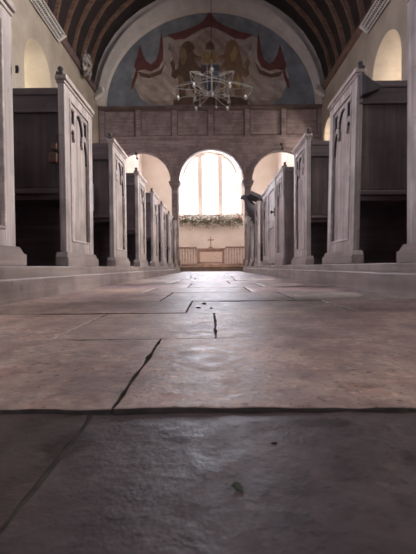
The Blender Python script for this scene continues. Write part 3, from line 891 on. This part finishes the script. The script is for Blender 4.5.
# ------------------------------------------------------------------ chandelier
CY = 9.0; kz = CY/416
cz = lambda py: CAMZ+(267-py)*kz
ch = empty('chandelier', (.05, CY, cz(88)), 'pale iron ring chandelier with candles hanging before the painting', 'chandelier')
def ringp(r, z, n=40, ph=0): return [(r*math.cos(2*PI*i/n+ph), r*math.sin(2*PI*i/n+ph), z) for i in range(n)]
m = MB(); m.tube(ringp(.37, 0), .009, 6, True); m.tube(ringp(.37, -.06), .007, 6, True); m.build('inner_ring', M['pale_iron'], ch, True)
CHP = 0.0
star = []
for i in range(6):
    for j in range(6):
        u = abs(j/6*2-1); a_ = 2*PI*(i+.5+(j-0)/6)/6+CHP-PI/6
        r_ = .37/max(.5, 1)*(1-u)+.78*u; aa = a_
        p_ = Vector((.39*math.cos(2*PI*(i+1)/6+CHP-PI/6), .39*math.sin(2*PI*(i+1)/6+CHP-PI/6), 0))
        k_ = i if j < 3 else i+1
        q_ = Vector((.87*math.cos(2*PI*(k_+.5)/6+CHP-PI/6), .87*math.sin(2*PI*(k_+.5)/6+CHP-PI/6), -.04))
        star.append(tuple(p_.lerp(q_, u)))
m = MB(); m.tube(star, .008, 6, True); m.build('star_ring', M['pale_iron'], ch, True)
m = MB(); m.tube([(0, 0, -.12), (0, 0, .42), (0, 0, .55)], [.02, .014, .010], 8); m.lathe([(.01,-.22),(.03,-.18),(.045,-.14),(.02,-.1)], n=10); m.lathe([(.02,.30),(.05,.33),(.05,.37),(.02,.40)], n=10)
m.build('stem', M['pale_iron'], ch, True)
m = MB(); m.tube([(0, 0, .5), (0, 0, 1.6), (0, 0, 7.66-cz(88))], .0065, 6); m.build('hanging_rod', M['iron'], ch)
for i in range(6):
    a = 2*PI*i/6+CHP; ca_, sa = math.cos(a), math.sin(a)
    m = MB()
    m.tube([(r*ca_, r*sa, z) for r, z in ((.37,.10),(.50,.09),(.68,.04),(.87,-.04))], .0065, 6)
    m.tube([(r*ca_, r*sa, z) for r, z in ((.02,-.12),(.16,-.18),(.37,-.22),(.60,-.22),(.72,-.26))], .0055, 6)
    m.tube([(.87*ca_, .87*sa, -.04), (.82*ca_, .82*sa, -.16), (.72*ca_, .72*sa, -.26)], .0055, 6)
    m.build('arm', M['pale_iron'], ch, True)
    m = MB(); cx_, cy_ = .72*ca_, .72*sa
    m.lathe([(.010,-.30),(.015,-.29),(.035,-.265),(.037,-.255),(.015,-.25)], (cx_, cy_, 0), 12); cup = m.build('candle_cup', M['pale_iron'], ch, True)
    m = MB(); m.lathe([(.020,0),(.020,.05),(.012,.055)], (cx_, cy_, -.252), 10); m.build('candle', M['candle'], cup, True)
for i in range(6):
    a = 2*PI*i/6+.26; x, y_ = .37*math.cos(a), .37*math.sin(a)
    m = MB(); m.tube([(x, y_, -.30), (x, y_, .28)], .0065, 6); m.lathe([(.008,-.34),(.024,-.325),(.024,-.30),(.01,-.28)], (x, y_, 0), 8); m.build('rod', M['pale_iron'], ch)
for i in range(6):
    a = 2*PI*i/6; m = MB()
    m.tube([(.37*math.cos(a)*k_, .37*math.sin(a)*k_, .28*math.sqrt(max(0, 1-k_*k_))) for k_ in (1, .9, .75, .5, .25, 0)], .0055, 6); m.build('cage_bar', M['pale_iron'], ch, True)

# ------------------------------------------------------------------ heaters and floodlights on the wall plates
def heater(s, y0, y1, z, label):
    Hh = empty('wall_heater', (s*(W-.10), (y0+y1)/2, z), label, 'heater', 'overhead heaters')
    Hh.rotation_euler = (0, s*math.radians(38), 0)
    L = (y1-y0)/2
    m = MB(); m.box(-.10, .10, -L, L, .03, .07, .006)
    m.box(-.10, -.08, -L, L, -.03, .04, .005); m.box(.08, .10, -L, L, -.03, .04, .005); m.box(-.10, .10, -L, -L+.06, -.03, .04, .005); m.box(-.10, .10, L-.06, L, -.03, .04, .005)
    m.build('casing', M['white_enamel'], Hh)
    m = MB(); m.box(-.08, .08, -L+.06, L-.06, .015, .031); m.build('reflector', M['heater_dark'], Hh)
    m = MB()
    n = int((y1-y0)/.055)
    for i in range(1, n): yy = -L+(y1-y0)*i/n; m.tube([(-.085, yy, -.022), (.085, yy, -.022)], .005, 5)
    for x in (-.027, .027): m.tube([(x, -L+.05, -.026), (x, L-.05, -.026)], .005, 5)
    m.build('guard_grille', M['white_enamel'], Hh)
    for x in (-.035, .035):
        m = MB(); m.tube([(x, -L+.06, .0), (x, L-.06, .0)], .011, 8); m.build('element', M['candle'], Hh)
    m = MB()
    for yy in (-L+.25, L-.25): m.box(-s*-.02, s*.13, yy-.02, yy+.02, .07, .10, .003)
    m.build('mounting_bracket', M['iron'], Hh)
heater(-1, 6.8, 8.6, 4.82, 'long white grilled overhead heater on the left wall plate')
heater(1, 6.6, 8.2, 4.70, 'long white grilled overhead heater on the right wall plate')
def flood(s, label):
    Fd = empty('floodlight', (s*(W-.14), 11.25, 4.82), label, 'floodlight', 'small floodlights')
    Fd.rotation_euler = (math.radians(-25), s*math.radians(25), s*math.radians(20))
    m = MB(); m.box(-.15, .15, -.03, .06, -.14, .14, .012); m.build('housing', M['white_enamel'], Fd)
    m = MB(); m.box(-.13, .13, -.036, -.028, -.12, .12, .003); m.build('lens', M['white_enamel'], Fd)
    m = MB(); m.box(s*.08, s*.16, .02, .05, -.10, -.07, .004); m.build('bracket', M['iron'], Fd)
flood(-1, 'small white floodlight at the left foot of the painted arch')
flood(1, 'small white floodlight at the right foot of the painted arch')
# mottled plaster corbel on the left wall plate
bm = bmesh.new(); bmesh.ops.create_icosphere(bm, subdivisions=4, radius=1)
for v_ in bm.verts:
    d = noise.noise(v_.co*2.3)*.25+noise.noise(v_.co*6)*.16
    v_.co *= 1+d
m = MB(); m.add(bm, Matrix.Diagonal((.10, .24, .30, 1)))
def mott():
    m_, nt, b = _nt('mottled_plaster'); v_ = _coords(nt, (1, 1, 1), False)
    nt.links.new(_ramp(nt, _noise(nt, v_, 11, 4, .6), [(.42, (.05, .035, .035)), (.50, (.30, .26, .245)), (.7, (.46, .41, .39))]), b.inputs['Base Color'])
    b.inputs['Roughness'].default_value = .9; return m_
co = m.build('mounted_corbel', mott(), smooth=True); co.location = (-W+.16, 10.1, 4.99)
tag(co, 'lumpy mottled pale plaster corbel at the foot of the left roof ribs', 'corbel')

# ------------------------------------------------------------------ light: daylight through the windows, plus added fill behind unseen ones
wd = bpy.data.worlds.new('World'); scene.world = wd; wd.use_nodes = True
bg = wd.node_tree.nodes['Background']; bg.inputs['Color'].default_value = (.93, .96, 1, 1); bg.inputs['Strength'].default_value = 2.2
def area(name, loc, direction, sx, sy, radiance, col):
    l = bpy.data.lights.new(name, 'AREA'); l.shape = 'RECTANGLE'; l.size = sx; l.size_y = sy
    l.energy = radiance*PI*sx*sy; l.color = col
    o = bpy.data.objects.new(name, l); COL.objects.link(o); o.location = loc
    o.rotation_euler = Vector(direction).to_track_quat('-Z', 'Z').to_euler()
    return o
area('daylight_east', (0, EAST+.9, 3.95), (0, -1, 0), 3.6, 3.4, 15, (.87, .88, 1))
for s, ops, rad, col in ((-1, NAVE_L, 14, (1, .90, .58)), (1, NAVE_R, 22, (1, .86, .66))):
    for op in ops:
        a = op[1]; big = op in FILL_WIN
        area('daylight_fill_nave', (s*(W+TW+.15), (a[0]+a[1])/2, (a[2]+a[3]+a[4])/2+.1), (-s, 0, -.15), (a[1]-a[0])+.4, 2.0, (39 if s > 0 else 11)*(1 if op[0][0] > 3 else .22) if big else rad, ((1, .95, .90) if s > 0 else (.80, .80, 1)) if big else col)  # lamps at the big unseen windows are added fill, tuned per side
for s in (-1, 1):
    for op in CH_WIN:
        a = op[1]; area('daylight_chancel', (s*(CW+.7), (a[0]+a[1])/2, (a[2]+a[3]+a[4])/2), (-s, 0, -.1), a[1]-a[0]+.3, 2.0, 6.2, (1, .97, .97))
area('daylight_west', (0, WEST-.9, 2.3), (0, 1, 0), 2.2, 3.6, 1.0, (.84, .82, 1))

# ------------------------------------------------------------------ camera
cam = bpy.data.cameras.new('camera'); co_ = bpy.data.objects.new('camera', cam); COL.objects.link(co_)
cam.sensor_fit = 'VERTICAL'; cam.sensor_height = 34.6; cam.lens = 26.0*416/416.3
cam.clip_start = .02; cam.clip_end = 100
f = 416.0
yaw = math.atan(3/f); pitch = math.atan(-10/f); roll = math.radians(-.5)
R = Matrix.Rotation(yaw, 4, 'Z') @ Matrix.Rotation(PI/2+pitch, 4, 'X') @ Matrix.Rotation(roll, 4, 'Z')
co_.matrix_world = Matrix.Translation((0, 0, CAMZ)) @ R
cam.dof.use_dof = True; cam.dof.focus_distance = .8; cam.dof.aperture_fstop = 16
scene.camera = co_
vs = scene.view_settings
vs.view_transform = 'Standard'; vs.look = 'None'; vs.exposure = 1.0; vs.gamma = 1.0; vs.use_curve_mapping = False
